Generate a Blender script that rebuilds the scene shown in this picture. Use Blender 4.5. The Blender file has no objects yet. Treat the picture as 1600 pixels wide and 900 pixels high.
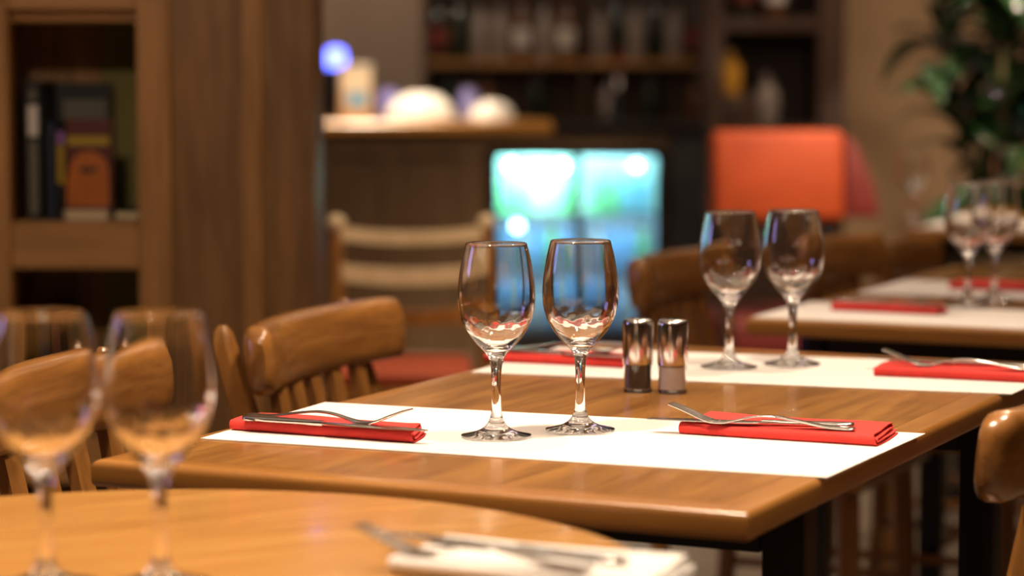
import bpy, bmesh, math, random
from mathutils import Vector, Matrix
random.seed(4)
SC = bpy.context.scene
COL = SC.collection
R = math.radians

# ------------------------------------------------------------ camera
cam_d = bpy.data.cameras.new('camera')
cam = bpy.data.objects.new('camera', cam_d); COL.objects.link(cam)
cam.location = (0, 0, 1.114)
cam.rotation_euler = (R(90 - 4.858), 0, 0)
cam_d.sensor_width = 36; cam_d.lens = 3800 * 36 / 1600
cam_d.clip_start = .05; cam_d.clip_end = 60
cam_d.dof.use_dof = True
cam_d.dof.focus_distance = 2.56
cam_d.dof.aperture_fstop = 3.0
SC.camera = cam
# ------------------------------------------------------------ world, exposure
w = bpy.data.worlds.new('world'); SC.world = w; w.use_nodes = True
w.node_tree.nodes['Background'].inputs[0].default_value = (.25, .2, .15, 1)
w.node_tree.nodes['Background'].inputs[1].default_value = .02
SC.view_settings.view_transform = 'Standard'
SC.view_settings.look = 'None'
SC.view_settings.exposure = 0.0
SC.view_settings.gamma = 1
SC.view_settings.use_curve_mapping = False
SC.cycles.max_bounces = 14
SC.cycles.transmission_bounces = 12
SC.cycles.glossy_bounces = 6
SC.cycles.diffuse_bounces = 4
SC.cycles.sample_clamp_indirect = 60
SC.cycles.blur_glossy = 1.0
# ------------------------------------------------------------ lights
WARM = (1, .78, .56)
def spot(name, loc, target, e, size=70, r=.05, c=WARM, blend=.7):
    d = bpy.data.lights.new(name, 'SPOT'); o = bpy.data.objects.new(name, d); COL.objects.link(o)
    o.location = loc; d.energy = e; d.spot_size = R(size); d.spot_blend = blend
    d.shadow_soft_size = r; d.color = c
    o.rotation_euler = (Vector(target) - Vector(loc)).to_track_quat('-Z', 'Y').to_euler()
    return o
def area(name, loc, target, e, sx, sy, c=WARM):
    d = bpy.data.lights.new(name, 'AREA'); o = bpy.data.objects.new(name, d); COL.objects.link(o)
    o.location = loc; d.energy = e; d.shape = 'RECTANGLE'; d.size = sx; d.size_y = sy; d.color = c
    o.rotation_euler = (Vector(target) - Vector(loc)).to_track_quat('-Z', 'Y').to_euler()
    return o
CEIL = 2.75
LAMPS = [  # x, y, target, energy, cone; unseen, some added to brighten single things
    (.45, 2.40, (.1, 2.5, .75), 132, 75),
    (.75, 3.6, (.35, 3.0, .75), 95, 70),
    (-.55, 2.0, (-.2, 1.8, .75), 200, 75),
    (1.0, 4.6, (.8, 4.2, .75), 45, 75),
    (-.80, 1.2, (-.70, 4.3, 1.0), 120, 55),  # added to carry light deep into the bookcase shelves
    (-.05, 4.5, (-.23, 5.6, .7), 130, 36),  # added in front of the ladder-back chair to brighten its rails
    (-.65, 8.8, (-.5, 9.25, .95), 330, 38),
    (.6, 5.2, (.75, 6.8, .85), 34, 60),
    (1.75, 5.6, (1.5, 7.0, 1.1), 420, 60),  # added to raise highlights on the plant leaves
    (1.9, 7.9, (2.0, 9.3, 1.2), 70, 90),
    (-.5, 10.2, (-.5, 11.6, 1.5), 55, 90),
    (.95, 8.3, (.95, 9.0, 1.2), 14, 60),
    (1.3, 6.6, (1.2, 6.3, .75), 35, 60),
    (.3, 5.2, (.35, 5.7, 0), 22, 60),
    (-.5, 7.4, (-.45, 9.0, .5), 30, 70),
]
for i, (x, y, t, e, s) in enumerate(LAMPS):
    spot('downlight_spot', (x, y, CEIL - .06), t, e, s, .11 if y < 4 else .06)
area('ceiling_bounce', (0, 2.5, CEIL - .03), (0, 2.5, 0), 20, 5, 6, (1, .78, .58))
area('ceiling_bounce_far', (0, 8, CEIL - .03), (0, 8, 0), 22, 5, 5, (1, .76, .56))

# ------------------------------------------------------------ materials
def nodes(name):
    m = bpy.data.materials.new(name); m.use_nodes = True
    nt = m.node_tree; b = nt.nodes['Principled BSDF']
    return m, nt, b
def mat(name, c, rough=.5, metal=0, var=.0, scale=8, bump=0, trans=0, ior=1.45, emit=None, es=0, coat=0, spec=.5):
    m, nt, b = nodes(name)
    b.inputs['Base Color'].default_value = (*c, 1)
    b.inputs['Roughness'].default_value = rough
    b.inputs['Metallic'].default_value = metal
    b.inputs['Transmission Weight'].default_value = trans
    b.inputs['IOR'].default_value = ior
    b.inputs['Coat Weight'].default_value = coat
    b.inputs['Specular IOR Level'].default_value = spec
    if emit:
        b.inputs['Emission Color'].default_value = (*emit, 1); b.inputs['Emission Strength'].default_value = es
    if var or bump:
        tc = nt.nodes.new('ShaderNodeTexCoord'); n = nt.nodes.new('ShaderNodeTexNoise')
        n.inputs['Scale'].default_value = scale; n.inputs['Detail'].default_value = 4
        nt.links.new(tc.outputs['Object'], n.inputs['Vector'])
        if var:
            r = nt.nodes.new('ShaderNodeValToRGB')
            r.color_ramp.elements[0].position = .3; r.color_ramp.elements[1].position = .7
            r.color_ramp.elements[0].color = (*[k * (1 - var) for k in c], 1)
            r.color_ramp.elements[1].color = (*[min(1, k * (1 + var)) for k in c], 1)
            nt.links.new(n.outputs['Fac'], r.inputs[0]); nt.links.new(r.outputs[0], b.inputs['Base Color'])
        if bump:
            bp = nt.nodes.new('ShaderNodeBump'); bp.inputs['Strength'].default_value = bump; bp.inputs['Distance'].default_value = .002
            nt.links.new(n.outputs['Fac'], bp.inputs['Height']); nt.links.new(bp.outputs[0], b.inputs['Normal'])
    return m
def wood(name, c1, c2, axis='Y', rough=.3, coat=.0, sc=1.0, stave=0):
    """grain runs along the given local axis"""
    m, nt, b = nodes(name); L = nt.links
    tc = nt.nodes.new('ShaderNodeTexCoord'); mp = nt.nodes.new('ShaderNodeMapping')
    s = {'X': (1.2, 14, 14), 'Y': (14, 1.2, 14), 'Z': (14, 14, 1.2)}[axis]
    mp.inputs['Scale'].default_value = [k * sc for k in s]
    L.new(tc.outputs['Object'], mp.inputs['Vector'])
    n = nt.nodes.new('ShaderNodeTexNoise'); n.inputs['Scale'].default_value = 2.2; n.inputs['Detail'].default_value = 6
    n.inputs['Roughness'].default_value = .62; n.inputs['Distortion'].default_value = .35
    L.new(mp.outputs[0], n.inputs['Vector'])
    r = nt.nodes.new('ShaderNodeValToRGB'); r.color_ramp.elements[0].position = .32; r.color_ramp.elements[1].position = .68
    r.color_ramp.elements[0].color = (*c1, 1); r.color_ramp.elements[1].color = (*c2, 1)
    L.new(n.outputs['Fac'], r.inputs[0])
    out = r.outputs[0]
    if stave:
        # broad staves: large blocks of slightly different tone
        br = nt.nodes.new('ShaderNodeTexBrick'); mp2 = nt.nodes.new('ShaderNodeMapping')
        if axis == 'Y': mp2.inputs['Rotation'].default_value = (0, 0, R(90))
        L.new(tc.outputs['Object'], mp2.inputs['Vector']); L.new(mp2.outputs[0], br.inputs['Vector'])
        br.inputs['Scale'].default_value = 1; br.inputs['Brick Width'].default_value = .42; br.inputs['Row Height'].default_value = .065
        br.inputs['Mortar Size'].default_value = 0.0004; br.inputs['Mortar Smooth'].default_value = 1
        br.inputs['Color1'].default_value = (1 - stave, 1 - stave, 1 - stave, 1); br.inputs['Color2'].default_value = (1, 1, 1, 1)
        br.inputs['Mortar'].default_value = (.7, .7, .7, 1)
        mx = nt.nodes.new('ShaderNodeMix'); mx.data_type = 'RGBA'; mx.blend_type = 'MULTIPLY'; mx.inputs[0].default_value = 1
        L.new(out, mx.inputs[6]); L.new(br.outputs['Color'], mx.inputs[7]); out = mx.outputs[2]
    L.new(out, b.inputs['Base Color'])
    b.inputs['Roughness'].default_value = rough; b.inputs['Coat Weight'].default_value = coat; b.inputs['Coat Roughness'].default_value = .12
    bp = nt.nodes.new('ShaderNodeBump'); bp.inputs['Strength'].default_value = .06; bp.inputs['Distance'].default_value = .001
    L.new(n.outputs['Fac'], bp.inputs['Height']); L.new(bp.outputs[0], b.inputs['Normal'])
    return m
M = dict(
    table=wood('table_wood', (.22, .088, .018), (.45, .205, .044), 'Y', .24, .3, 1.7, .16),
    tedge=wood('table_edge_wood', (.27, .108, .022), (.44, .195, .042), 'Y', .28, .3),
    tedgex=wood('table_edge_wood_across', (.27, .108, .022), (.44, .195, .042), 'X', .28, .3),
    round=wood('round_table_wood', (.50, .225, .052), (.70, .365, .105), 'Y', .24, .3, 1.3, .10),
    chair=wood('chair_wood', (.20, .078, .017), (.40, .172, .040), 'Y', .27, .45, 1.4),
    chairz=wood('chair_wood_upright', (.19, .075, .017), (.36, .155, .036), 'Z', .33, .2, 1.4),
    pale=wood('pale_chair_wood', (.66, .47, .26), (.80, .62, .38), 'Y', .22, .3),
    case=wood('bookcase_wood', (.26, .118, .030), (.46, .225, .064), 'Z', .45, 0, 1.4),
    casex=wood('bookcase_shelf_wood', (.28, .13, .034), (.48, .24, .068), 'X', .45, 0, 1.4),
    panel=wood('bookcase_panel_wood', (.125, .057, .014), (.29, .14, .038), 'Z', .5, 0, 1.2),
    back=mat('olive_back', (.17, .145, .045), .8, var=.15),
    bar=wood('bar_wood', (.12, .07, .03), (.19, .11, .05), 'Z', .5),
    bartop=wood('bar_top_wood', (.50, .22, .035), (.64, .30, .055), 'X', .3, .2),
    darkwood=wood('dark_cabinet_wood', (.045, .022, .013), (.075, .036, .02), 'Z', .45),
    black=mat('black_metal', (.008, .008, .009), .4),
    stone=mat('black_stone', (.012, .012, .013), .15),
    glass=mat('clear_glass', (1, 1, 1), 0.0, trans=1, ior=1.5),
    paper=mat('white_paper', (.86, .80, .76), .75, var=.01, scale=20, bump=.1),
    red=mat('red_napkin', (.70, .042, .032), .8, var=.08, scale=60, bump=.5),
    white=mat('white_napkin', (.85, .82, .78), .8, var=.03, scale=60, bump=.3),
    steel=mat('steel', (.62, .58, .55), .2, 1),
    chrome=mat('chrome', (.75, .72, .7), .13, 1),
    hole=mat('shaker_hole', (.01, .01, .01), .6),
    pepper=mat('ground_pepper', (.06, .05, .035), .9, var=.6, scale=900),
    salt=mat('salt', (.85, .72, .66), .8, var=.05, scale=700),
    seatred=mat('orange_red_seat', (.40, .06, .015), .6, var=.1, scale=12),
    armred=mat('orange_armchair_cloth', (.42, .055, .006), .6, var=.1, scale=9),
    armdark=mat('maroon_armchair_side', (.17, .02, .015), .6, var=.1, scale=9),
    floor=mat('floor_tile', (.30, .245, .185), .45, var=.1, scale=3),
    wall=mat('beige_wall', (.34, .215, .12), .9, var=.08, scale=2, bump=.2),
    wallg=mat('grey_brown_wall', (.40, .30, .23), .9, var=.08, scale=2),
    wallo=mat('olive_wall', (.22, .17, .08), .9, var=.08, scale=2),
    ceil=mat('ceiling_paint', (.55, .45, .35), .9, var=.03, scale=2),
    leaf=mat('leaf_green', (.018, .06, .016), .2, coat=.8, var=.35, scale=5),
    stem=mat('stem_brown', (.10, .07, .03), .8),
    pot=mat('terracotta', (.25, .1, .05), .8, var=.1),
    soil=mat('soil', (.03, .02, .015), 1),
    blackcover=mat('black_cover', (.012, .012, .013), .45),
    greytitle=mat('grey_title', (.13, .12, .09), .6),
    whitelabel=mat('white_label', (.6, .55, .5), .6),
    yellow=mat('yellow_cover', (.36, .24, .015), .5),
    orangec=mat('orange_cover', (.42, .11, .01), .5, var=.1, scale=30),
    maroonc=mat('maroon_cover', (.09, .016, .012), .5),
    bluec=mat('navy_cover', (.008, .014, .035), .5),
    purple=mat('purple_label', (.3, .12, .4), .5),
    pages=mat('book_pages', (.62, .52, .28), .9),
    pinkc=mat('pinkish_cover', (.42, .24, .24), .6),
    china=mat('white_china', (.86, .84, .78), .25),
    cream=mat('cream_box', (.72, .62, .45), .6, var=.05),
    bluelight=mat('blue_lamp_glass', (.1, .15, .9), .3, emit=(.12, .16, 1.0), es=6),
    ledc=mat('cooler_led', (.5, .9, .9), .5, emit=(.42, 1.0, .95), es=26),
    ledb=mat('cooler_led_blue', (.5, .7, 1), .5, emit=(.42, .75, 1.0), es=14),
    cooler=mat('cooler_liner', (.72, .85, .88), .5),
    gbottle=mat('green_bottle_glass', (.25, .75, .35), .1, trans=.2, coat=.3),
    bbottle=mat('blue_can', (.2, .5, .8), .3),
    wbottle=mat('clear_bottle', (.7, .85, .85), .2, trans=.4),
    dbottle=mat('dark_bottle_glass', (.012, .02, .012), .12, coat=.5),
    brbottle=mat('brown_bottle_glass', (.12, .045, .015), .12, coat=.5),
    pbottle=mat('pale_bottle_glass', (.27, .22, .19), .2, coat=.3),
    amber=mat('amber_liquor', (.62, .30, .04), .15, coat=.3),
    redlabel=mat('red_label', (.2, .03, .02), .6),
    lampw=mat('downlight_bulb', (1, .9, .7), .4, emit=(1, .78, .55), es=45),
    housing=mat('downlight_ring', (.5, .5, .48), .35, 1),
    glint=mat('violet_glint_glow', (.1, .1, .2), .1, emit=(.45, .38, .95), es=5),  # glow of the added window, reflected as violet glints in the glasses
    frame=mat('added_window_frame_paint', (.16, .12, .09), .5),
    rubber=mat('rubber', (.02, .02, .02), .8),
)
# ------------------------------------------------------------ helpers
def tag(o, label=None, cat=None, group=None, kind=None):
    if label: o['label'] = label
    if cat: o['category'] = cat
    if group: o['group'] = group
    if kind: o['kind'] = kind
    return o
def thing(name, label, cat, loc=(0, 0, 0), rz=0, group=None):
    o = bpy.data.objects.new(name, None); COL.objects.link(o)
    o.empty_display_size = .05; o.location = loc; o.rotation_euler = (0, 0, rz)
    return tag(o, label, cat, group)
def obj(name, bm, m, parent=None, smooth=True, angle=35):
    me = bpy.data.meshes.new(name)
    bmesh.ops.recalc_face_normals(bm, faces=bm.faces)
    if smooth:
        for f in bm.faces: f.smooth = True
        for e in bm.edges:
            if len(e.link_faces) == 2 and e.calc_face_angle(0) > R(angle): e.smooth = False
    bm.to_mesh(me); bm.free()
    me.materials.append(M[m] if isinstance(m, str) else m)
    o = bpy.data.objects.new(name, me); COL.objects.link(o)
    if parent: o.parent = parent
    return o
def child_copy(o, parent):
    c = o.copy(); COL.objects.link(c); c.parent = parent
    for ch in list(o.children): child_copy(ch, c)
    return c
def dup(root, loc, rz, label=None, group=None):
    r = root.copy(); COL.objects.link(r); r.location = loc; r.rotation_euler = (0, 0, rz)
    if label: r['label'] = label
    if group: r['group'] = group
    for ch in list(root.children): child_copy(ch, r)
    return r
def box(bm, c, s, bev=0, seg=2, rot=None):
    mtx = Matrix.Translation(c) @ (rot.to_4x4() if rot else Matrix()) @ Matrix.Diagonal((*s, 1))
    g = bmesh.ops.create_cube(bm, size=1, matrix=mtx)
    if bev:
        es = list({e for v in g['verts'] for e in v.link_edges})
        bmesh.ops.bevel(bm, geom=es, offset=bev, segments=seg, profile=.5, affect='EDGES')
    return bm
def B(c, s, bev=0, seg=2, rot=None): return box(bmesh.new(), c, s, bev, seg, rot)
def lathe(bm, prof, n=32, c=(0, 0, 0)):
    """prof: (r, z) list; r == 0 makes a pole"""
    rings = []
    for r, z in prof:
        if r <= 1e-7: rings.append([bm.verts.new((c[0], c[1], c[2] + z))])
        else: rings.append([bm.verts.new((c[0] + r * math.cos(2 * math.pi * k / n), c[1] + r * math.sin(2 * math.pi * k / n), c[2] + z)) for k in range(n)])
    for a, b in zip(rings, rings[1:]):
        for k in range(n):
            q = (k + 1) % n
            if len(a) == 1 and len(b) == 1: continue
            if len(a) == 1: bm.faces.new((a[0], b[k], b[q]))
            elif len(b) == 1: bm.faces.new((a[k], b[0], a[q]))
            else: bm.faces.new((a[k], b[k], b[q], a[q]))
    return bm
def smooth_prof(pts, sub=4):
    """Catmull-Rom through (r, z)"""
    out = []
    for i in range(len(pts) - 1):
        p0 = pts[max(0, i - 1)]; p1 = pts[i]; p2 = pts[i + 1]; p3 = pts[min(len(pts) - 1, i + 2)]
        for k in range(sub):
            t = k / sub
            out.append(tuple(.5 * (2 * p1[j] + (p2[j] - p0[j]) * t + (2 * p0[j] - 5 * p1[j] + 4 * p2[j] - p3[j]) * t * t + (3 * p1[j] - p0[j] - 3 * p2[j] + p3[j]) * t ** 3) for j in (0, 1)))
    out.append(pts[-1])
    return [(max(0, a), b) for a, b in out]
def loft(bm, rings, closed_ends=True):
    vs = [[bm.verts.new(p) for p in r] for r in rings]
    n = len(vs[0])
    for a, b in zip(vs, vs[1:]):
        for k in range(n): bm.faces.new((a[k], a[(k + 1) % n], b[(k + 1) % n], b[k]))
    if closed_ends:
        bm.faces.new(list(reversed(vs[0]))); bm.faces.new(vs[-1])
    return bm
def tube(bm, pts, rad, n=8):
    rings = []
    for i, p in enumerate(pts):
        p = Vector(p); a = Vector(pts[max(0, i - 1)]); b = Vector(pts[min(len(pts) - 1, i + 1)])
        d = (b - a).normalized(); u = d.orthogonal().normalized() if abs(d.z) > .99 else d.cross(Vector((0, 0, 1))).normalized(); v = d.cross(u)
        r = rad[i] if isinstance(rad, (list, tuple)) else rad
        rings.append([p + r * (math.cos(2 * math.pi * k / n) * u + math.sin(2 * math.pi * k / n) * v) for k in range(n)])
    return loft(bm, rings)
def struct(name, bm, m, parent=None):
    o = obj(name, bm, m, parent, smooth=False)
    if not parent: o['kind'] = 'structure'
    return o

# ------------------------------------------------------------ the room
XL, XR, Y0, Y1 = -3.4, 4.2, -2.6, 11.8
struct('floor', B(((XL + XR) / 2, (Y0 + Y1) / 2, -.05), (XR - XL + .4, Y1 - Y0 + .4, .1)), 'floor')
struct('ceiling', B(((XL + XR) / 2, (Y0 + Y1) / 2, CEIL + .05), (XR - XL + .4, Y1 - Y0 + .4, .1)), 'ceil')
struct('wall_back', B(((XL + XR) / 2, Y1 + .05, CEIL / 2), (XR - XL, .1, CEIL)), 'wallg')
struct('wall_front', B(((XL + XR) / 2, Y0 - .05, CEIL / 2), (XR - XL, .1, CEIL)), 'wall')
struct('wall_right', B((XR + .05, (Y0 + Y1) / 2, CEIL / 2), (.1, Y1 - Y0, CEIL)), 'wall')
WY0, WY1, WZ0, WZ1 = 2.5, 3.5, 1.2, 2.0    # unseen window added in the left wall for violet glints on the glasses
bm = bmesh.new()
box(bm, (XL - .05, (Y0 + WY0) / 2, CEIL / 2), (.1, WY0 - Y0, CEIL)); box(bm, (XL - .05, (Y1 + WY1) / 2, CEIL / 2), (.1, Y1 - WY1, CEIL))
box(bm, (XL - .05, (WY0 + WY1) / 2, WZ0 / 2), (.1, WY1 - WY0, WZ0)); box(bm, (XL - .05, (WY0 + WY1) / 2, (WZ1 + CEIL) / 2), (.1, WY1 - WY0, CEIL - WZ1))
struct('wall_left', bm, 'wallo')
win = struct('added_glint_window', B((XL - .075, (WY0 + WY1) / 2, (WZ0 + WZ1) / 2), (.01, WY1 - WY0, WZ1 - WZ0)), 'glint')
bm = bmesh.new()
for z in (WZ0 + .03, WZ1 - .03): box(bm, (XL - .03, (WY0 + WY1) / 2, z), (.06, WY1 - WY0, .06))
for y in (WY0 + .03, (WY0 + WY1) / 2, WY1 - .03): box(bm, (XL - .03, y, (WZ0 + WZ1) / 2), (.05, .05, WZ1 - WZ0))
struct('added_window_frame', bm, 'frame', win)
# beige wall to the right of the dark cabinet
struct('wall_right_back', B(((1.29 + XR) / 2, 9.6, CEIL / 2), (XR - 1.29, .16, CEIL)), 'wall')
struct('baseboard_right_back', B(((1.29 + XR) / 2, 9.505, .05), (XR - 1.29, .03, .1)), 'darkwood')
LAMP0 = None
for (x, y, t, e, s) in LAMPS:
    if LAMP0 is None:
        LAMP0 = thing('ceiling_downlight', 'round recessed downlight set into the ceiling out of view', 'ceiling light', (x, y, CEIL), 0, 'recessed downlights in the ceiling')
        obj('ring', lathe(bmesh.new(), [(.045, 0), (.045, -.012), (.062, -.012), (.066, -.006), (.066, 0), (.045, 0)], 24), 'housing', LAMP0)
        obj('bulb', lathe(bmesh.new(), [(0, -.002), (.044, -.002), (.044, -.006), (0, -.007)], 24), 'lampw', LAMP0)
    else: dup(LAMP0, (x, y, CEIL), 0)

# ------------------------------------------------------------ tables
ANG = R(-25.5)                       # local x across the table (diner to diner), local y along it
E1 = Vector((math.cos(ANG), math.sin(ANG), 0)); E2 = Vector((-E1.y, E1.x, 0))
TZ = .75
def bull(bm, w, l, t, r, mid=False):
    pass
def edge_strip(w, l, th, d, side):
    """bullnose lip along one side of a w x l top, mitred at the corners (local origin at the near left corner)"""
    prof = [(d, 0), (.008, 0)] + [(.008 - .008 * math.sin(a), -.008 + .008 * math.cos(a)) for a in [R(q) for q in (15, 30, 45, 60, 75, 90)]]
    prof += [(.004 - .004 * math.cos(a), -(th - .006) - .006 * math.sin(a)) for a in [R(q) for q in (0, 30, 60, 90)]] + [(d, -th)]
    rings = []
    for k in (0, 1):
        ring = []
        for (o, z) in prof:
            if side == 'near': p = ((o if k == 0 else w - o), o, z)
            elif side == 'far': p = ((o if k == 0 else w - o), l - o, z)
            elif side == 'left': p = (o, (o if k == 0 else l - o), z)
            else: p = (w - o, (o if k == 0 else l - o), z)
            ring.append((p[0], p[1], TZ + z))
        rings.append(ring)
    return loft(bmesh.new(), rings)
def make_table(label, corner, w=.655, l=1.2, th=.026):
    t = thing('dining_table', label, 'table', (corner[0], corner[1], 0), ANG)
    d = .035
    obj('tabletop', B((w / 2, l / 2, TZ - th / 2), (w - 2 * d + .001, l - 2 * d + .001, th)), 'table', t, False)
    for s, m in (('near', 'tedgex'), ('far', 'tedgex'), ('left', 'tedge'), ('right', 'tedge')):
        obj('edge_strip', edge_strip(w, l, th, d, s), m, t)
    for y in (.225, l - .275):
        for x in (.04, w - .04):
            obj('leg', B((x, y, (TZ - th) / 2), (.042, .042, TZ - th - .001), .003), 'black', t)
        obj('cross_bar', B((w / 2, y, TZ - th - .026), (w - .13, .03, .05)), 'black', t)
    obj('long_bar', B((w / 2, l / 2 - .025, TZ - th - .024), (.03, l - .54, .046)), 'black', t)
    return t
TC = Vector((.200, 2.036, 0)) - .672 * E1
make_table('long rectangular honey brown table with two white paper runners in the centre', TC, .672)
TC2 = Vector((.36, 3.735, 0))
make_table('rectangular brown table behind the salt and pepper shakers, at the right', TC2)
TC3 = Vector((.98, 6.05, 0))
make_table('farthest small table by the beige wall under the plant', TC3, .655, .7)

def T1(a, b, z=TZ):                  # a across, b along a table with corner c
    v = TC + a * E1 + b * E2; return Vector((v.x, v.y, z))
def T2(a, b, z=TZ):
    v = TC2 + a * E1 + b * E2; return Vector((v.x, v.y, z))
def T3(a, b, z=TZ):
    v = TC3 + a * E1 + b * E2; return Vector((v.x, v.y, z))
def runner(label, q, th=.0007, lift=.0003, group='white paper runners laid across the tables'):
    """q: four floor-plan corners; paper sheet with a faint unevenness"""
    bm = bmesh.new(); nx, ny = 24, 8
    P00, P10, P11, P01 = [Vector((*p[:2], 0)) for p in q]
    c = (P00 + P10 + P11 + P01) / 4
    g = {}
    for lay in (0, 1):
        for i in range(nx + 1):
            for j in range(ny + 1):
                u, v = i / nx, j / ny
                p = P00 * (1 - u) * (1 - v) + P10 * u * (1 - v) + P11 * u * v + P01 * (1 - u) * v - c
                wv = .0002 + .0002 * math.sin(7 * u + 3 * v) 
                g[lay, i, j] = bm.verts.new((p.x, p.y, (0 if not lay else th + wv)))
    for i in range(nx):
        for j in range(ny):
            bm.faces.new((g[1, i, j], g[1, i + 1, j], g[1, i + 1, j + 1], g[1, i, j + 1]))
            bm.faces.new((g[0, i, j], g[0, i, j + 1], g[0, i + 1, j + 1], g[0, i + 1, j]))
    for i in range(nx):
        bm.faces.new((g[0, i, 0], g[0, i + 1, 0], g[1, i + 1, 0], g[1, i, 0])); bm.faces.new((g[0, i, ny], g[1, i, ny], g[1, i + 1, ny], g[0, i + 1, ny]))
    for j in range(ny):
        bm.faces.new((g[0, 0, j], g[1, 0, j], g[1, 0, j + 1], g[0, 0, j + 1])); bm.faces.new((g[0, nx, j], g[0, nx, j + 1], g[1, nx, j + 1], g[1, nx, j]))
    o = obj('paper_runner', bm, 'paper'); o.location = (c.x, c.y, TZ + lift)
    return tag(o, label, 'table runner', group)
runner('nearer white paper runner across the central rectangular table', [(-.318, 2.459), (.290, 2.213), (.428, 2.494), (-.212, 2.739)])
runner('farther white paper runner across the central table, behind the shakers', [(-.052, 3.028), (.582, 2.812), (.715, 3.08), (.065, 3.315)])
runner('white paper runner at the near edge of the table behind, right', [T2(.006, .012), T2(.65, .012), T2(.65, .30), T2(.006, .30)])
runner('second white runner, blurred, farther along the right-hand table behind', [T2(.02, .50), T2(.65, .50), T2(.65, .80), T2(.02, .80)])
runner('pale pinkish runner on the farthest table by the beige wall', [T3(.006, .03), T3(.65, .03), T3(.65, .33), T3(.006, .33)])

# round table in the foreground
RC = Vector((-.284, 1.766, 0)); RR = .4
t = thing('round_table', 'round light orange wooden table in the foreground, bottom left', 'table', (RC.x, RC.y, 0), R(-60))
obj('tabletop', lathe(bmesh.new(), [(0, TZ), (RR - .012, TZ), (RR - .005, TZ - .002), (RR, TZ - .009), (RR, TZ - .02), (RR - .006, TZ - .028), (0, TZ - .028)], 128), 'round', t, angle=30)
obj('column', lathe(bmesh.new(), [(0, .03), (.035, .03), (.035, TZ - .035), (0, TZ - .035)], 24), 'black', t)
obj('top_plate', lathe(bmesh.new(), [(0, TZ - .036), (.15, TZ - .036), (.15, TZ - .029), (0, TZ - .029)], 24), 'black', t)
obj('base', lathe(bmesh.new(), [(0, 0), (.24, 0), (.24, .012), (.06, .032), (0, .032)], 40), 'black', t)

# ------------------------------------------------------------ wine glasses
def glass_bm(n=56):
    outer = [(.0302, .1985), (.0342, .182), (.0372, .163), (.0385, .146), (.0375, .131), (.0340, .118), (.0282, .1065), (.0205, .0965), (.0130, .0885), (.0080, .081), (.0058, .072), (.0050, .060), (.0047, .047), (.0049, .034), (.0058, .024), (.0080, .0165), (.0125, .0105), (.0200, .0062), (.0300, .0036), (.0362, .0022)]
    inner = [(.0294, .1985), (.0332, .182), (.0361, .163), (.0373, .146), (.0362, .131), (.0325, .118), (.0264, .1075), (.0182, .0990), (.0098, .0935), (.0, .0915)]
    o = smooth_prof(outer, 4); i = smooth_prof(inner, 4)
    prof = [(0, .0022), (.02, .0016), (.034, .0004), (.0358, .0003)][0:4]
    base = [(0, .0012), (.012, .0010), (.024, .0006), (.0345, .0003), (.0362, .0010)]
    ring = [(.0300, .1990), (.0297, .1990)]
    o = [(a * (1.03 if z > .09 else 1), z) for a, z in o]; i = [(a * 1.03, z) for a, z in i]
    full = base + list(reversed(o)) + ring + i
    bm = lathe(bmesh.new(), full, n)
    inn = {(round(a, 5), round(z, 5)) for a, z in i}
    for v in bm.verts:      # pressed glass: the inside of the thick bottom is slightly uneven
        rr = math.hypot(v.co.x, v.co.y)
        if rr > .001 and v.co.z < .122 and (round(rr, 5), round(v.co.z, 5)) in inn:
            th = math.atan2(v.co.y, v.co.x); q = .00009 * math.sin(5 * th + 900 * v.co.z) + .00018 * math.sin(13 * th - 1700 * v.co.z)
            v.co.x *= 1 + q / rr; v.co.y *= 1 + q / rr
    return bm
def make_glass(label, loc, group):
    t = thing('wine_glass', label, 'wine glass', loc, 0, group)
    o = obj('bowl_and_stem', glass_bm(), 'glass', t, angle=75)
    return t
def gl(x, y): return (x, y, TZ + .0013)
GG = 'clear wine glasses set out on the tables'
g0 = make_glass('left of the two sharp wine glasses in the centre', gl(-.016, 2.468), GG)
GL = [((.071, 2.512), 'right of the two sharp wine glasses in the centre', 20),
      ((.276, 3.072), 'left wine glass just behind and right of the shakers', 50),
      ((.360, 3.105), 'right wine glass of the pair behind and right of the shakers', 80),
      ((.740, 3.935), 'left glass of the blurred pair on the far right table', 10),
      ((.80, 4.02), 'right glass of the blurred pair on the far right table', 40),
      ((-.337, 1.735), 'foreground wine glass cut off by the left picture edge', 70),
      ((-.2545, 1.737), 'foreground wine glass standing farther from the left picture edge', 120),
      ((1.01, 6.12), 'left far wine glass on the farthest table by the wall', 0),
      ((1.24, 6.08), 'right far wine glass on the farthest table by the wall', 0)]
for (x, y), lb, a in GL:
    z = TZ + .0013 if not (y < 2 and x < 0) else TZ + .0001
    dup(g0, (x, y, z), R(a), lb)

# ------------------------------------------------------------ salt and pepper
def shaker(kind, loc, label):
    t = thing(kind, label, 'shaker', loc, 0, 'salt and pepper shakers between the runners')
    r = .0172
    g = lathe(bmesh.new(), [(0, 0), (r - .002, 0), (r, .002), (r, .034), (r - .0015, .034), (r - .0015, .005), (0, .004)], 36)
    obj('glass_body', g, 'glass', t)
    obj('contents', lathe(bmesh.new(), [(0, .0043), (r - .0018, .0053), (r - .0018, .032), (0, .033)], 36), 'salt' if kind == 'salt_shaker' else 'pepper', t)
    c = obj('cap', lathe(bmesh.new(), [(r - .0012, .0335), (r + .0007, .0335), (r + .0009, .036), (r + .0009, .081), (r + .0003, .084), (r - .002, .0862), (r * .5, .0874), (0, .0878)], 40), 'chrome', t, angle=50)
    for k in range(5):
        a = 2 * math.pi * k / 5; rr = .007 if k else 0
        if k == 0: rr = 0
        h = lathe(bmesh.new(), [(0, .0874), (.0012, .0873), (.0010, .0880), (0, .0881)], 8, (rr * math.cos(a), rr * math.sin(a), 0))
        obj('hole', h, 'hole', c)
    return t
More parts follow.
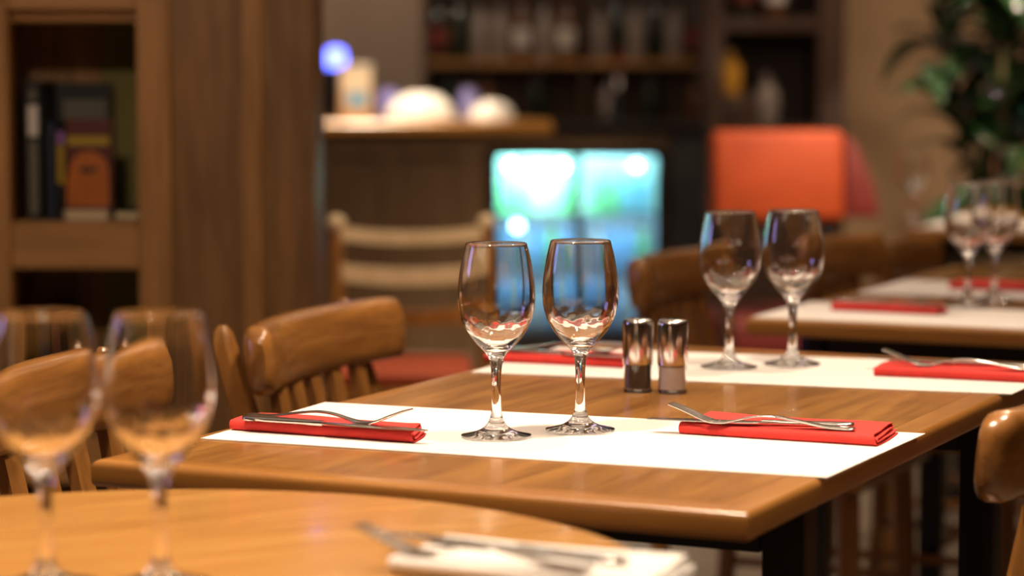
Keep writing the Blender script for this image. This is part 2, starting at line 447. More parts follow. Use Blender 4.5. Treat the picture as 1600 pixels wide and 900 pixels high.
shaker('pepper_shaker', (.148, 2.84, TZ + .0001), 'pepper shaker with chrome cap and dark contents, left of the pair')
shaker('salt_shaker', (.188, 2.83, TZ + .0001), 'salt shaker with chrome cap and pale contents, right of the pair')

# ------------------------------------------------------------ napkins
def napkin_bm(L, W, hgt=.0105, seed=1, skew=.0, flip=False):
    """cloth folded in four, the outer fold rolled round one long side; bottom at z = 0"""
    th = .0012
    def section(x):
        y0, y1 = -W / 2, W / 2
        w = lambda k, q: .0005 * math.sin(34 * x + k * 2.1 + q * .9 + seed)
        pts = []
        N = 8
        zs = [th / 2 + .0002, hgt, hgt * .66, hgt * .36]
        r0 = (zs[1] - zs[0]) / 2
        for q in range(N): pts.append((y1 + (y0 + r0 - y1) * q / (N - 1), zs[0] + max(0, w(0, q)) * .3))
        for a in (30, 60, 90, 120, 150): pts.append((y0 + r0 - r0 * math.sin(R(a)), zs[0] + r0 - r0 * math.cos(R(a))))
        for q in range(N): pts.append((y0 + r0 + (y1 - .001 - y0 - r0) * q / (N - 1), zs[1] + w(1, q) * 1.6))
        r1 = (zs[1] - zs[2]) / 2
        for a in (45, 90, 135): pts.append((y1 - .001 + r1 * math.sin(R(a)), zs[1] - r1 + r1 * math.cos(R(a)) ))
        for q in range(N): pts.append((y1 - .001 + (y0 + r0 + .003 - y1) * q / (N - 1), zs[2] + w(1, N - q) * .9))
        r2 = (zs[2] - zs[3]) / 2
        for a in (45, 90, 135): pts.append((y0 + r0 + .002 - r2 * math.sin(R(a)), zs[2] - r2 + r2 * math.cos(R(a))))
        for q in range(N): pts.append((y0 + r0 + .003 + (y1 - .004 - y0 - r0) * q / (N - 1), zs[3] + w(0, q) * .6))
        return pts
    rings = []; NX = 26
    for i in range(NX + 1):
        u = i / NX; x = -L / 2 + L * u
        pts = section(x); n = len(pts); up = []; dn = []
        for k, (y, z) in enumerate(pts):
            a = pts[max(0, k - 1)]; b = pts[min(n - 1, k + 1)]
            dy, dz = b[0] - a[0], b[1] - a[1]; l = math.hypot(dy, dz) or 1
            ny, nz = -dz / l * th / 2, dy / l * th / 2
            wob = .0010 * math.sin(5 * u + seed)
            if u > .8: wob += .0015 * math.sin(k * .5) * (u - .8) / .2
            xx = x + skew * (y / W) * u + (.006 * math.sin(k * .23) * max(0, u - .85) / .15)
            f = -1 if flip else 1
            up.append((xx, f * (y + ny + wob), max(.0001, z + nz))); dn.append((xx, f * (y - ny + wob), max(.0001, z - nz)))
        rings.append(up + dn[::-1])
    return loft(bmesh.new(), rings)
def napkin(label, c, ang, L, W, m, seed, group, skew=0, flip=False, hgt=.0105):
    t = thing('folded_napkin', label, 'napkin', (c[0], c[1], TZ + .0015), ang, group)
    obj('folded_cloth', napkin_bm(L, W, hgt, seed, skew, flip), m, t, angle=60)
    return t
NG = 'red cloth napkins holding the cutlery'
napkin('red folded napkin under cutlery at the left end of the nearer runner', (-.189, 2.499), R(-25), .205, .062, 'red', 1, NG, -.012)
napkin('red folded napkin under cutlery at the right end of the nearer runner', (.285, 2.488), R(-25), .205, .096, 'red', 3, NG, .0)
napkin('red folded napkin under cutlery on the farther runner, left of the shakers', (.065, 3.135), R(-22), .19, .07, 'red', 5, NG, 0)
napkin('red folded napkin on the farther runner at the right picture edge', (.555, 2.985), R(-22), .20, .085, 'red', 6, NG, 0)
napkin('blurred red napkin at the left end of the far right table', T2(.17, .20), ANG, .17, .08, 'red', 7, NG)
napkin('blurred red napkin lying farther back on the far right table', T2(.24, .68), ANG, .19, .09, 'red', 8, NG)
napkin('white folded napkin on the round table at the bottom of the picture', (.022, 1.778), R(-24), .205, .10, 'white', 9, 'white cloth napkins')

# ------------------------------------------------------------ cutlery
def band(bm, pts, th):
    """pts: (x, y, z, halfwidth) -> flat metal strip with softened edges"""
    rings = []
    for x, y, z, h in pts:
        rings.append([(x, y - h, z - th * .2), (x, y - h * .8, z - th / 2), (x, y + h * .8, z - th / 2), (x, y + h, z - th * .2), (x, y + h, z + th * .2), (x, y + h * .8, z + th / 2), (x, y - h * .8, z + th / 2), (x, y - h, z + th * .2)])
    return loft(bm, rings)
def lerp_path(keys, n):
    """keys: (s, z, hw); Catmull-Rom"""
    out = []
    for i in range(len(keys) - 1):
        p = [keys[max(0, i - 1)], keys[i], keys[i + 1], keys[min(len(keys) - 1, i + 2)]]
        for k in range(n):
            t = k / n
            out.append(tuple(.5 * (2 * p[1][j] + (p[2][j] - p[0][j]) * t + (2 * p[0][j] - 5 * p[1][j] + 4 * p[2][j] - p[3][j]) * t * t + (3 * p[1][j] - p[0][j] - 3 * p[2][j] + p[3][j]) * t ** 3) for j in range(3)))
    out.append(keys[-1]); return out
FG = 'steel forks resting on the napkins'; KG = 'steel table knives under the forks'
def make_fork(label, loc, rz):
    t = thing('fork', label, 'fork', loc, rz, FG)
    hk = [(0, .0022, .005), (.006, .0022, .0085), (.03, .003, .0078), (.06, .0075, .0055), (.085, .0105, .0040), (.105, .0092, .0033), (.122, .0052, .0045), (.134, .0024, .0090), (.146, .0024, .0112), (.152, .0034, .0114)]
    obj('handle', band(bmesh.new(), [(s, 0, z, h) for s, z, h in lerp_path(hk, 4)], .0022), 'steel', t, angle=50)
    tk = [(.150, .0031, .0019), (.160, .0062, .0017), (.172, .0112, .0014), (.184, .0158, .0011), (.194, .0192, .0007)]
    for k in range(4):
        y = -.0087 + .0058 * k
        obj('tine', band(bmesh.new(), [(s, y * (1 - .06 * i / 12), z, h) for i, (s, z, h) in enumerate(lerp_path(tk, 3))], .0018), 'steel', t, angle=50)
    return t
def make_knife(label, loc, rz):
    t = thing('table_knife', label, 'knife', loc, rz, KG)
    hk = [(0, .0026, .005), (.008, .0026, .0088), (.04, .0026, .0078), (.075, .0026, .0060), (.095, .0026, .0052)]
    obj('handle', band(bmesh.new(), [(s, 0, z, h) for s, z, h in lerp_path(hk, 3)], .0048), 'steel', t, angle=50)
    bk = [(.094, .0024, .0048), (.105, .0024, .0085), (.15, .0024, .0095), (.185, .0024, .0085), (.205, .0024, .0055), (.214, .0024, .0012)]
    obj('blade', band(bmesh.new(), [(s, 0, z, h) for s, z, h in lerp_path(bk, 4)], .0013), 'steel', t, angle=50)
    return t
NZ = TZ + .0015 + .0105 + .0014
def seat_cut(center, ang, off, f0=None, lab='', k0=None, dz=0):
    d = Vector((math.cos(ang), math.sin(ang), 0)); p = Vector((-d.y, d.x, 0))
    c = Vector((*center, 0))
    f = c - d * off[0] - p * off[1]; k = c - d * off[2] + p * off[3]
    lf = 'steel fork with tines raised, ' + lab; lk = 'steel table knife lying beside the fork, ' + lab
    if f0 is None:
        return (make_fork(lf, (f.x, f.y, NZ + dz), ang + R(1)), make_knife(lk, (k.x, k.y, NZ + dz - .0004), ang - R(5)))
    return (dup(f0, (f.x, f.y, NZ + dz), ang + R(1), lf), dup(k0, (k.x, k.y, NZ + dz - .0004), ang - R(5), lk))
F0 = make_fork('steel fork with tines raised, left end of the nearer runner', (-.277, 2.533, NZ), R(-27))
K0 = make_knife('steel table knife lying beside the fork, left end of the nearer runner', (-.278, 2.508, NZ - .0004), R(-25.5))
dup(F0, (.345, 2.425, NZ), R(159), 'steel fork with tines raised, right end of the nearer runner')
dup(K0, (.348, 2.452, NZ - .0004), R(166.5), 'steel table knife lying beside the fork, right end of the nearer runner')
seat_cut((.065, 3.135), R(-22), (.09, -.012, .085, -.014), F0, 'on the farther runner left of the shakers', K0)
seat_cut((.555, 2.985), R(158), (.10, -.015, .085, -.012), F0, 'on the farther runner at the right picture edge', K0)
seat_cut((.020, 1.778), R(152), (.060, -.034, .07, -.002), F0, 'on the white napkin of the round table', K0)
seat_cut(T2(.17, .20)[:2], ANG, (.09, -.012, .085, -.014), F0, 'on the far right table, nearer napkin', K0)

# ------------------------------------------------------------ chairs
CG = 'spindle-back wooden chairs around the tables'
def make_chair(label, loc, rz, outer=False):
    """faces local +x; origin on the floor under the seat's centre; rail centre at x = -.22"""
    t = thing('dining_chair', label, 'chair', loc, rz, CG)
    # seat
    bm = B((0, 0, .445), (.40, .41, .032), .012, 3)
    obj('seat', bm, 'chair', t)
    for s in (-1, 1):
        obj('leg', tube(bmesh.new(), [(.165, s * .165, 0), (.165, s * .165, .25), (.16, s * .16, .43)], [.016, .02, .019], 10), 'chairz', t)
        # rear leg goes on as the post of the back
        rings = []; yp = .188 if outer else .125
        for z, x, q in ((0, -.20, 1), (.22, -.178, 1), (.45, -.175, 1), (.60, -.205, 1), (.70, -.236 if outer else -.222, 1)) + (((.78, -.262, 1), (.797, -.264, .75), (.806, -.265, .35)) if outer else ((.745, -.226, .8),)):
            hw = (.019 if z < .72 else .014) * q; y = s * (.170 + (yp - .170) * min(1, max(0, (z - .45) / .25))); dd = .014 * q
            rings.append([(x + dx, y + dy, z) for dx, dy in ((-dd, -hw * .6), (-dd * .6, -hw), (dd * .6, -hw), (dd, -hw * .6), (dd, hw * .6), (dd * .6, hw), (-dd * .6, hw), (-dd, hw * .6))])
        obj('back_post', loft(bmesh.new(), rings), 'chairz', t)
        obj('side_stretcher', tube(bmesh.new(), [(-.18, s * .175, .22), (.165, s * .165, .22)], .010, 8), 'chair', t)
    obj('cross_stretcher', tube(bmesh.new(), [(0, -.172, .22), (0, .172, .22)], .010, 8), 'chairz', t)
    # top rail: thick curved board with rounded ends
    rings = []
    N = 30
    for i in range(N + 1):
        u = -1 + 2 * i / N; y = u * .226
        x = -.238 + .040 * u * u
        e = max(0, abs(u) - .93) / .07; rd = math.sqrt(max(0, 1 - e * e)) if e > 0 else 1
        h = .0435 * (.62 + .38 * rd); d = .0205 * (.55 + .45 * rd)
        zc = .765
        ring = []
        for k in range(18):
            a = 2 * math.pi * k / 18; ca, sa = math.cos(a), math.sin(a)
            px = d * math.copysign(abs(ca) ** .6, ca); pz = h * math.copysign(abs(sa) ** .6, sa)
            ring.append((x + px - .10 * pz, y, zc + pz))
        rings.append(ring)
    obj('top_rail', loft(bmesh.new(), rings), 'chair', t, angle=50)
    for k in range(5 if outer else 3):
        y = (-.125 + .0625 * k) if outer else (-.0625 + .0625 * k); xb = -.238 + .040 * (y / .226) ** 2
        rings = []
        for z, x in ((.455, -.172), (.58, -.193), (.735, xb + .004)):
            rings.append([(x - .007, y - .014, z), (x + .007, y - .014, z), (x + .007, y + .014, z), (x - .007, y + .014, z)])
        obj('slat', loft(bmesh.new(), rings), 'chairz', t)
    return t
def chair_at(rail, flip, c0=None, label='', rot=0, outer=False):
    a = ANG + R(rot); d = Vector((math.cos(a), math.sin(a), 0)) * (-1 if flip else 1)
    p = Vector((*rail, 0)) + d * .205
    rz = a + (math.pi if flip else 0)
    return make_chair(label, p, rz, outer) if c0 is None else dup(c0, p, rz, label)
CL = chair_at((-.246, 3.235), 0, label='brown wooden chair whose curved top rail stands left of the centre glasses', rot=7, outer=True)
CL.scale = (1, 1.07, 1)
C0 = chair_at((.545, 2.435), 1, label='brown wooden chair cut off by the right picture edge')
chair_at((-.490, 2.600), 0, CL, 'brown wooden chair seen through the foreground wine glasses at the left', 5)
chair_at((.306, 4.355), 0, C0, 'brown chair with rounded rail end just behind the shakers')
chair_at((.65, 4.75), 0, C0, 'brown wooden chair behind the second pair of glasses, before the orange seat')
cc = chair_at((.88, 5.39), 0, C0, 'blurred brown chair left of the far pair of glasses')
cc.scale = (1, 1, .94)

# pale chair with knobs behind the left chair
t = thing('ladder_back_chair', 'pale glossy ladder-back chair with round knobs and orange red seat, behind left', 'chair', (-.225, 5.42, 0), R(2))
t.scale = (1.04, 1, 1)
W2 = .165
for s in (-1, 1):
    p = obj('back_post', tube(bmesh.new(), [(s * W2, .18, 0), (s * W2, .18, .45), (s * (W2 + .002), .21, .77)], [.014, .018, .015], 10), 'chairz', t)
    obj('knob', lathe(bmesh.new(), [(0, -.02), (.012, -.018), (.020, -.008), (.022, .002), (.018, .014), (.008, .021), (0, .022)], 16, (s * (W2 + .002), .213, .785)), 'pale', p)
    obj('leg', tube(bmesh.new(), [(s * .17, -.17, 0), (s * .165, -.16, .42)], [.014, .019], 10), 'chairz', t)
    obj('side_stretcher', tube(bmesh.new(), [(s * .168, -.165, .2), (s * W2, .18, .2)], .009, 8), 'chairz', t)
for z, h, m in ((.765, .016, 'pale'), (.675, .020, 'pale'), (.58, .018, 'chair')):
    rings = []
    for i in range(13):
        u = -1 + 2 * i / 12; x = u * W2; y = .205 + .012 * (1 - u * u) * 1.5 - (.77 - z) * .09; zz = z - .014 * (1 - u * u)
        rings.append([(x, y - .008, zz - h), (x, y + .008, zz - h), (x, y + .009, zz + h), (x, y - .007, zz + h)])
    obj('ladder_rail', loft(bmesh.new(), rings), m, t)
obj('seat', B((0, 0, .435), (.37, .38, .03), .01), 'chair', t)
obj('seat_cushion', B((-.02, -.005, .468), (.30, .34, .036), .015, 3), 'seatred', t)

# orange armchair at the back
t = thing('armchair', 'orange red upholstered high-back chair in front of the dark cabinet', 'chair', (.785, 6.9, 0), R(4))
bm = B((-.035, .0, .845), (.375, .085, .26), .022, 3, Matrix.Rotation(R(-6), 3, 'X'))
obj('backrest', bm, 'armred', t)
bm = bmesh.new()
loft(bm, [[(x, y, z) for x, z in ((.155, .73), (.255, .73), (.245, .80), (.205, .90), (.175, .955), (.155, .96))] for y in (-.03, .045)])
bmesh.ops.bevel(bm, geom=list(bm.edges), offset=.006, segments=2, profile=.5, affect='EDGES')
obj('side_wing', bm, 'armdark', t)
for sx in (-.17, .13): obj('back_support', B((sx, .02, .55), (.04, .035, .44), .006), 'darkwood', t)
obj('seat', B((0, .27, .38), (.42, .46, .12), .03, 3), 'armdark', t)
for sx in (-.2, .2):
    for sy in (.02, .46): obj('leg', tube(bmesh.new(), [(sx, sy, 0), (sx, sy, .33)], [.014, .022], 10), 'darkwood', t)

# ------------------------------------------------------------ bookcase
BY = 4.3                              # front plane
t = thing('bookcase', 'tall wooden bookcase with open shelves and plain side panels at the left', 'bookcase', (0, BY, 0))
def cbox(name, x0, x1, y0, y1, z0, z1, m, bev=.002, par=None):
    return obj(name, B(((x0 + x1) / 2, (y0 + y1) / 2, (z0 + z1) / 2), (x1 - x0, y1 - y0, z1 - z0), bev, 1), m, par or t)
H = 2.25
xs = [(-.662, -.603), (-.950, -.888), (-1.24, -1.178), (-1.53, -1.468), (-1.82, -1.758)]
for i, (a, b) in enumerate(xs):
    cbox('upright', a, b, 0, .045, 0, H, 'case', .003)
    cbox('divider', a + .012, b - .012, .045, .22, 0, H, 'panel')
cbox('panel', -.605, -.473, .012, .034, 0, H, 'panel')
cbox('upright', -.475, -.441, -.006, .045, 0, H, 'case', .003)
cbox('panel', -.443, -.350, .004, .034, 0, H, 'panel')
cbox('side_panel', -.372, -.350, .034, .24, 0, H, 'panel')
cbox('back_panel', -1.80, -.76, .22, .23, 0, H, 'panel')
cbox('back_panel', -.76, -.372, .22, .23, 0, H, 'back')
for z in (.16, .480, .865, 1.25, 1.62, 2.0, H):
    for (a, _), (_, b) in zip(xs[:-1], xs[1:]):
        cbox('shelf', b, a, .030, .22, z - .03, z, 'casex')
        if z < 1.26 or z == H: cbox('shelf_front', b, a, .004, .030, z - (.083 if z != 1.25 else .01) , z + (.0 if z != 1.25 else .075), 'casex', .002)
        else: cbox('shelf_front', b, a, .004, .030, z - .06, z, 'casex', .002)
# books on the shelf
BZ = .866
BG = 'books on the bookcase shelf'
def book(label, x0, x1, y0, y1, z0, z1, cover, extra=(), pages='pages', flat=False):
    b = thing('book', label, 'book', ((x0 + x1) / 2, (y0 + y1) / 2, z0), 0, BG)
    w, d, h = x1 - x0, y1 - y0, z1 - z0
    e = .0022
    bm = bmesh.new()
    if flat or w < d:   # spine or long side towards the room, covers left and right (or top and bottom)
        if flat:
            box(bm, (0, 0, e / 2), (w, d, e)); box(bm, (0, 0, h - e / 2), (w, d, e)); box(bm, (-w / 2 + e / 2, 0, h / 2), (e, d, h))
            pg = B((e / 2, 0, h / 2), (w - e * 2.5, d - .006, h - 2 * e))
        else:
            box(bm, (-w / 2 + e / 2, 0, h / 2), (e, d, h)); box(bm, (w / 2 - e / 2, 0, h / 2), (e, d, h)); box(bm, (0, -d / 2 + e / 2, h / 2), (w, e, h))
            pg = B((0, e, h / 2), (w - 2 * e, d - .007, h - .006))
    else:               # cover towards the room
        box(bm, (0, -d / 2 + e / 2, h / 2), (w, e, h)); box(bm, (0, d / 2 - e / 2, h / 2), (w, e, h)); box(bm, (-w / 2 + e / 2, 0, h / 2), (e, d, h))
        pg = B((e / 2, 0, h / 2), (w - e * 2.5, d - 2 * e, h - .006))
    obj('cover', bm, cover, b, False); obj('pages', pg, pages, b, False)
    for nm, (ex0, ex1, ez0, ez1), m in extra:
        obj(nm, B(((ex0 + ex1) / 2, -d / 2 - .0005, (ez0 + ez1) / 2), (ex1 - ex0, .001, ez1 - ez0)), m, b, False)
    return b
Y = BY + .05
book('tall black book with a white spine label, at the left of the shelf', -.872, -.842, Y + .01, Y + .165, BZ, BZ + .248, 'blackcover', [('spine_label', (-.009, .009, .15, .205), 'whitelabel'), ('spine_mark', (-.006, .006, .215, .232), 'greytitle'), ('spine_print', (-.008, .008, .01, .14), 'greytitle')])
book('large black book facing out with a grey title band, behind the orange one', -.840, -.738, Y + .125, Y + .155, BZ, BZ + .245, 'blackcover', [('title_band', (-.035, .046, .175, .215), 'greytitle')])
book('navy blue book with a dark spine beside the tall black book', -.838, -.818, Y + .02, Y + .11, BZ, BZ + .175, 'bluec')
book('thin book with yellow spine beside the orange cover', -.815, -.801, Y + .01, Y + .11, BZ, BZ + .165, 'blackcover', [('spine_yellow', (-.006, .006, .065, .135), 'yellow'), ('spine_top', (-.006, .006, .137, .158), 'purple')])
b = book('maroon book facing out with an orange sun disc and yellow band', -.799, -.716, Y + .005, Y + .03, BZ + .022, BZ + .180, 'maroonc', [('yellow_band', (-.038, .038, .112, .128), 'yellow'), ('lower_panel', (-.040, .036, .002, .055), 'orangec')])
bmx = bmesh.new(); v = [bmx.verts.new((.036 * math.cos(2 * math.pi * k / 28) , -.0125 - .0012, .060 + .042 * math.sin(2 * math.pi * k / 28))) for k in range(28)]
f = bmx.faces.new(v); ex = bmesh.ops.extrude_face_region(bmx, geom=[f]); bmesh.ops.translate(bmx, verts=[q for q in ex['geom'] if isinstance(q, bmesh.types.BMVert)], vec=(0, .0011, 0))
obj('sun_disc', bmx, 'orangec', b, False)
bmx = bmesh.new()
for q in range(5):
    bmesh.ops.create_uvsphere(bmx, u_segments=8, v_segments=6, radius=1, matrix=Matrix.Translation((-.012 + .006 * q, -.0142, .068 + .003 * math.sin(q * 2.2))) @ Matrix.Diagonal((.0055, .0006, .0045, 1)))
obj('dark_figure', bmx, 'blackcover', b)
book('pinkish grey book lying flat under the orange cover', -.803, -.722, Y + .0, Y + .14, BZ, BZ + .0205, 'pinkc', flat=True)
book('yellowed book lying flat at the right of the shelf', -.715, -.664, Y + .0, Y + .12, BZ + .0, BZ + .018, 'blackcover', flat=True)
Yb = .481
book('dark book standing on the lower shelf', -.86, -.825, Y + .02, Y + .155, Yb, Yb + .22, 'bluec')
book('maroon book standing on the lower shelf', -.822, -.79, Y + .02, Y + .155, Yb, Yb + .20, 'maroonc')

# ------------------------------------------------------------ bar
t = thing('bar_counter', 'dark panelled bar counter with a wooden top running behind the tables', 'bar counter', (0, 9, 0))
cbox('front_panel', -2.6, -.10, 0, .06, 0, .925, 'bar', .002)
for x in (-2.2, -1.7, -1.2, -.70, -.44, -.16): cbox('panel_stile', x - .03, x + .03, -.016, 0, .02, .90, 'bar', .003)
cbox('panel_rail', -2.6, -.10, -.018, 0, .84, .905, 'bar', .003)
cbox('panel_rail', -2.6, -.10, -.018, 0, .02, .10, 'bar', .003)
cbox('end_panel', .582, .71, -.02, .06, 0, .93, 'black', .002)
cbox('side_panel', .66, .71, .06, .62, 0, .93, 'black', .002)
cbox('plinth', -.10, .582, .0, .05, 0, .15, 'black', .002)
cbox('fascia', -.10, .582, .0, .05, .865, .925, 'bar', .002)
cbox('wooden_top', -2.65, .15, -.06, .62, .925, .965, 'bartop', .008)
cbox('stone_top', .152, .715, -.06, .62, .925, .962, 'stone', .006)
cbox('back_leg', -2.6, -2.54, .5, .56, 0, .925, 'bar', .002)
# bottle cooler
t = thing('bottle_cooler', 'glowing glass-door bottle cooler with two doors under the bar', 'fridge', (.24, 9.0, 0))
cw, cz0, cz1 = .31, .165, .855
cbox('cabinet_back', -cw, cw, .46, .48, cz0, cz1, 'cooler', .001)
cbox('cabinet_side', -cw, -cw + .015, .04, .46, cz0, cz1, 'cooler', .001)
cbox('cabinet_side', cw - .015, cw, .04, .46, cz0, cz1, 'cooler', .001)
cbox('cabinet_top', -cw, cw, .055, .46, cz1 - .015, cz1, 'black', .001)
cbox('cabinet_floor', -cw, cw, .055, .46, cz0, cz0 + .015, 'black', .001)
for z in (.62, .40): cbox('rack', -cw + .016, cw - .016, .07, .455, z - .008, z, 'steel', .001)
cbox('light_tube', -.26, -.03, .38, .395, cz1 - .030, cz1 - .016, 'ledc', .001)
cbox('light_tube', .03, .27, .38, .395, cz1 - .030, cz1 - .016, 'ledb', .001)
for (x, z, m) in ((.225, .800, 'ledb'), (-.245, .800, 'ledc'), (-.05, .795, 'ledc'), (-.22, .575, 'ledb')):
    obj('round_lamp', lathe(bmesh.new(), [(0, -.018), (.012, -.014), (.018, 0), (.012, .014), (0, .018)], 14, (x, .10, z)), m, t)
for i, (z, e) in enumerate(((.800, 4.8), (.585, .55), (.365, .28))):
    area('cooler_light', (.24 - .14, 9.10, z), (.24 - .14, 9.42, z - .12), e, .24, .02, (.45, 1.0, .80) if i == 0 else (.42, .75, .95))
    area('cooler_light', (.24 + .15, 9.10, z), (.24 + .15, 9.42, z - .12), e * (.13 if i == 0 else .8), .22, .02, (.45, .95, .90) if i == 0 else (.42, .70, .95))
for x0, x1 in ((-cw, -.002), (.002, cw)):
    bm = bmesh.new(); fw = .016
    box(bm, ((x0 + x1) / 2, .02, cz1 - fw / 2 - .002), (x1 - x0, .03, fw)); box(bm, ((x0 + x1) / 2, .02, cz0 + fw / 2), (x1 - x0, .03, fw))
    box(bm, (x0 + fw / 2, .02, (cz0 + cz1) / 2), (fw, .03, cz1 - cz0)); box(bm, (x1 - fw / 2, .02, (cz0 + cz1) / 2), (fw, .03, cz1 - cz0))
    d = obj('door', bm, 'black', t, False)
    obj('glass_pane', B(((x0 + x1) / 2, .02, (cz0 + cz1) / 2), (x1 - x0 - 2 * fw + .001, .006, cz1 - cz0 - 2 * fw)), 'glass', d, False)
    obj('handle', B(((x1 - .008) if x0 < 0 else (x0 + .008), -.006, .58), (.010, .016, .16), .003), 'steel', d)
def bottle_prof(r, h, neck=.3):
    z1 = h * (1 - neck)
    return [(0, 0), (r * .95, 0), (r, .004), (r, z1 * .92), (r * .85, z1 * 1.0), (r * .42, z1 + h * neck * .32), (r * .36, h * .96), (r * .42, h * .965), (r * .42, h), (0, h)]
BOT = {}
def bottle(label, loc, r, h, m, group, neck=.3, lab=None, cat='bottle'):
    key = (r, h, m, neck, lab)
    if key not in BOT:
        b = thing('bottle', label, cat, loc, 0, group)
        obj('glass_body', lathe(bmesh.new(), bottle_prof(r, h, neck), 16), m, b)
        if lab: obj('paper_label', lathe(bmesh.new(), [(r + .0004, h * .18), (r + .001, h * .19), (r + .001, h * .48), (r + .0004, h * .49)], 16), lab, b)
        obj('bottle_cap', lathe(bmesh.new(), [(r * .44, h * .95), (r * .47, h * .955), (r * .47, h + .003), (0, h + .004)], 12), 'redlabel' if m == 'gbottle' else 'steel', b)
        BOT[key] = b; return b
    return dup(BOT[key], loc, random.uniform(0, 6), label, group)
k = 0
for z, row in ((.6202, ['g', 'g', 'w', 'w', 'g', None, 'g', 'g', 'b', 'b']), (.4002, ['b', 'w', 'b', 'g', 'b', None, 'w', 'b', 'b', 'g']), (.1803, ['b', 'b', 'w', 'b', 'b', None, 'b', 'b', 'w', 'b'])):
    for i, c in enumerate(row):
        if not c: continue
        x = .24 - .262 + i * .0575
        nm = {'g': 'green', 'w': 'pale clear', 'b': 'blue'}[c]
        bottle('small %s bottle, %s from the left on the %s rack of the glowing cooler' % (nm, ['first', 'second', 'third', 'fourth', 'fifth', '', 'sixth', 'seventh', 'eighth', 'ninth'][i], {.6202: 'top', .4002: 'middle', .1803: 'bottom'}[z]),
               (x, 9.20, z), .024, .175, {'g': 'gbottle', 'w': 'wbottle', 'b': 'bbottle'}[c], 'small bottles inside the glowing cooler', .32)

# things on the bar top
BT = .9655
def bowl(label, loc, r, h, m='china', name='serving_bowl', cat='bowl', g='white bowls on the bar'):
    o = obj(name, lathe(bmesh.new(), [(0, h), (r * .35, h), (r * .38, h - .006), (r * .62, h * .86), (r * .85, h * .55), (r * .97, h * .2), (r, .002), (r, 0), (r - .005, 0), (r * .8, h * .5), (r * .55, h * .8), (0, h * .9)], 32), m)
    o.location = loc; return tag(o, label, cat, g)
bowl('large white upturned bowl on the bar top, brightly lit', (-.345, 9.2, BT), .135, .105)
bowl('smaller white upturned bowl on the bar, right of the large one', (-.075, 9.2, BT), .09, .075)
t = thing('plate_stack_tray', 'flat pale tray lying on the bar top between the white bowls', 'tray', (-.205, 9.02, BT), 0)
obj('tray_plate', lathe(bmesh.new(), [(0, 0), (.05, 0), (.07, .008), (.075, .012), (.07, .012), (.05, .004), (0, .004)], 24), 'china', t)
t = thing('menu_box', 'cream coloured carton standing at the left end of the bar', 'box', (-.59, 9.2, BT), R(10))
obj('carton', B((0, 0, .10), (.11, .09, .20), .004), 'cream', t)
obj('lid', B((0, 0, .205), (.116, .096, .012), .003), 'china', t)
obj('label', B((0, -.0455, .08), (.07, .002, .06)), 'bbottle', t)
t = thing('blue_lamp', 'small bright blue glowing lamp above the left end of the bar', 'lamp', (-.675, 9.35, BT))
obj('base', lathe(bmesh.new(), [(0, 0), (.05, 0), (.05, .012), (.012, .02), (.012, .20), (0, .20)], 20), 'black', t)
obj('lamp_shade', lathe(bmesh.new(), [(0, .199), (.036, .20), (.042, .23), (.034, .27), (0, .28)], 20), 'bluelight', t)
for x, y, rr, lb in ((-.47, 9.42, .045, 'bluish glass jar on the bar just left of the large bowl'), (-.165, 9.45, .038, 'bluish glass jar on the bar between the white bowls')):
    t = thing('glass_jar', lb, 'jar', (x, y, BT))
    obj('jar_body', lathe(bmesh.new(), [(0, 0), (rr, 0), (rr * 1.05, .03), (rr * 1.05, .09), (rr * .7, .115), (rr * .7, .12), (0, .12)], 20), mat('blue_tinted_jar', (.22, .22, .50), .2, coat=.5), t)
    obj('lid', lathe(bmesh.new(), [(0, .121), (rr * .75, .121), (rr * .75, .135), (0, .138)], 20), 'steel', t)
t = thing('beer_tap', 'dark tap column at the right part of the bar top', 'tap', (.40, 9.3, .9625))
obj('column', lathe(bmesh.new(), [(0, 0), (.05, 0), (.05, .012), (.028, .02), (.028, .20), (0, .215)], 20), 'black', t)
obj('spout', tube(bmesh.new(), [(0, -.02, .16), (0, -.09, .16), (0, -.10, .12)], .009, 8), 'steel', t)
obj('handle', tube(bmesh.new(), [(0, -.03, .175), (0, -.06, .27)], [.008, .014], 8), 'redlabel', t)

# back bar: cabinet, shelf and bottles
t = thing('back_bar', 'dark wooden back bar with bottle shelves against the rear wall', 'cabinet', (0, 11.35, 0))
cbox('base_cabinet', -1.35, 1.10, 0, .42, 0, .90, 'darkwood')
cbox('worktop', -1.38, 1.13, -.03, .42, .90, .935, 'darkwood')
cbox('back_board', -.42, 1.10, .38, .42, .935, 1.9, 'bar')
cbox('shelf', -.42, 1.10, .10, .38, 1.185, 1.215, 'casex')
cbox('shelf', -.42, 1.10, .10, .38, 1.62, 1.65, 'casex')
for x in (-.42, .33, 1.08): cbox('shelf_side', x, x + .025, .10, .38, .935, 1.9, 'darkwood')
for x in (-1.0, -.5, 0, .5):
    d = cbox('door', x - .22, x + .22, -.02, 0, .08, .86, 'darkwood')
    obj('handle', B((x + .18, -.028, .6), (.012, .016, .1), .003), 'steel', d)
defs = [('dbottle', 'dark green', .042, .31), ('pbottle', 'pale clear', .042, .27), ('brbottle', 'brown', .042, .30), ('dbottle', 'dark green', .042, .31), ('pbottle', 'pale clear', .042, .27)]
ORD = ['first', 'second', 'third', 'fourth', 'fifth', 'sixth', 'seventh', 'eighth', 'ninth', 'tenth', 'eleventh', 'twelfth', 'thirteenth', 'fourteenth']
seq = [(0, -.35), (0, -.245), (1, -.15), (1, -.055), (2, .05), (4, .155), (2, .26), (1, .41), (0, .50), (4, .59), (0, .68), (4, .77), (0, .86), (2, .96)]
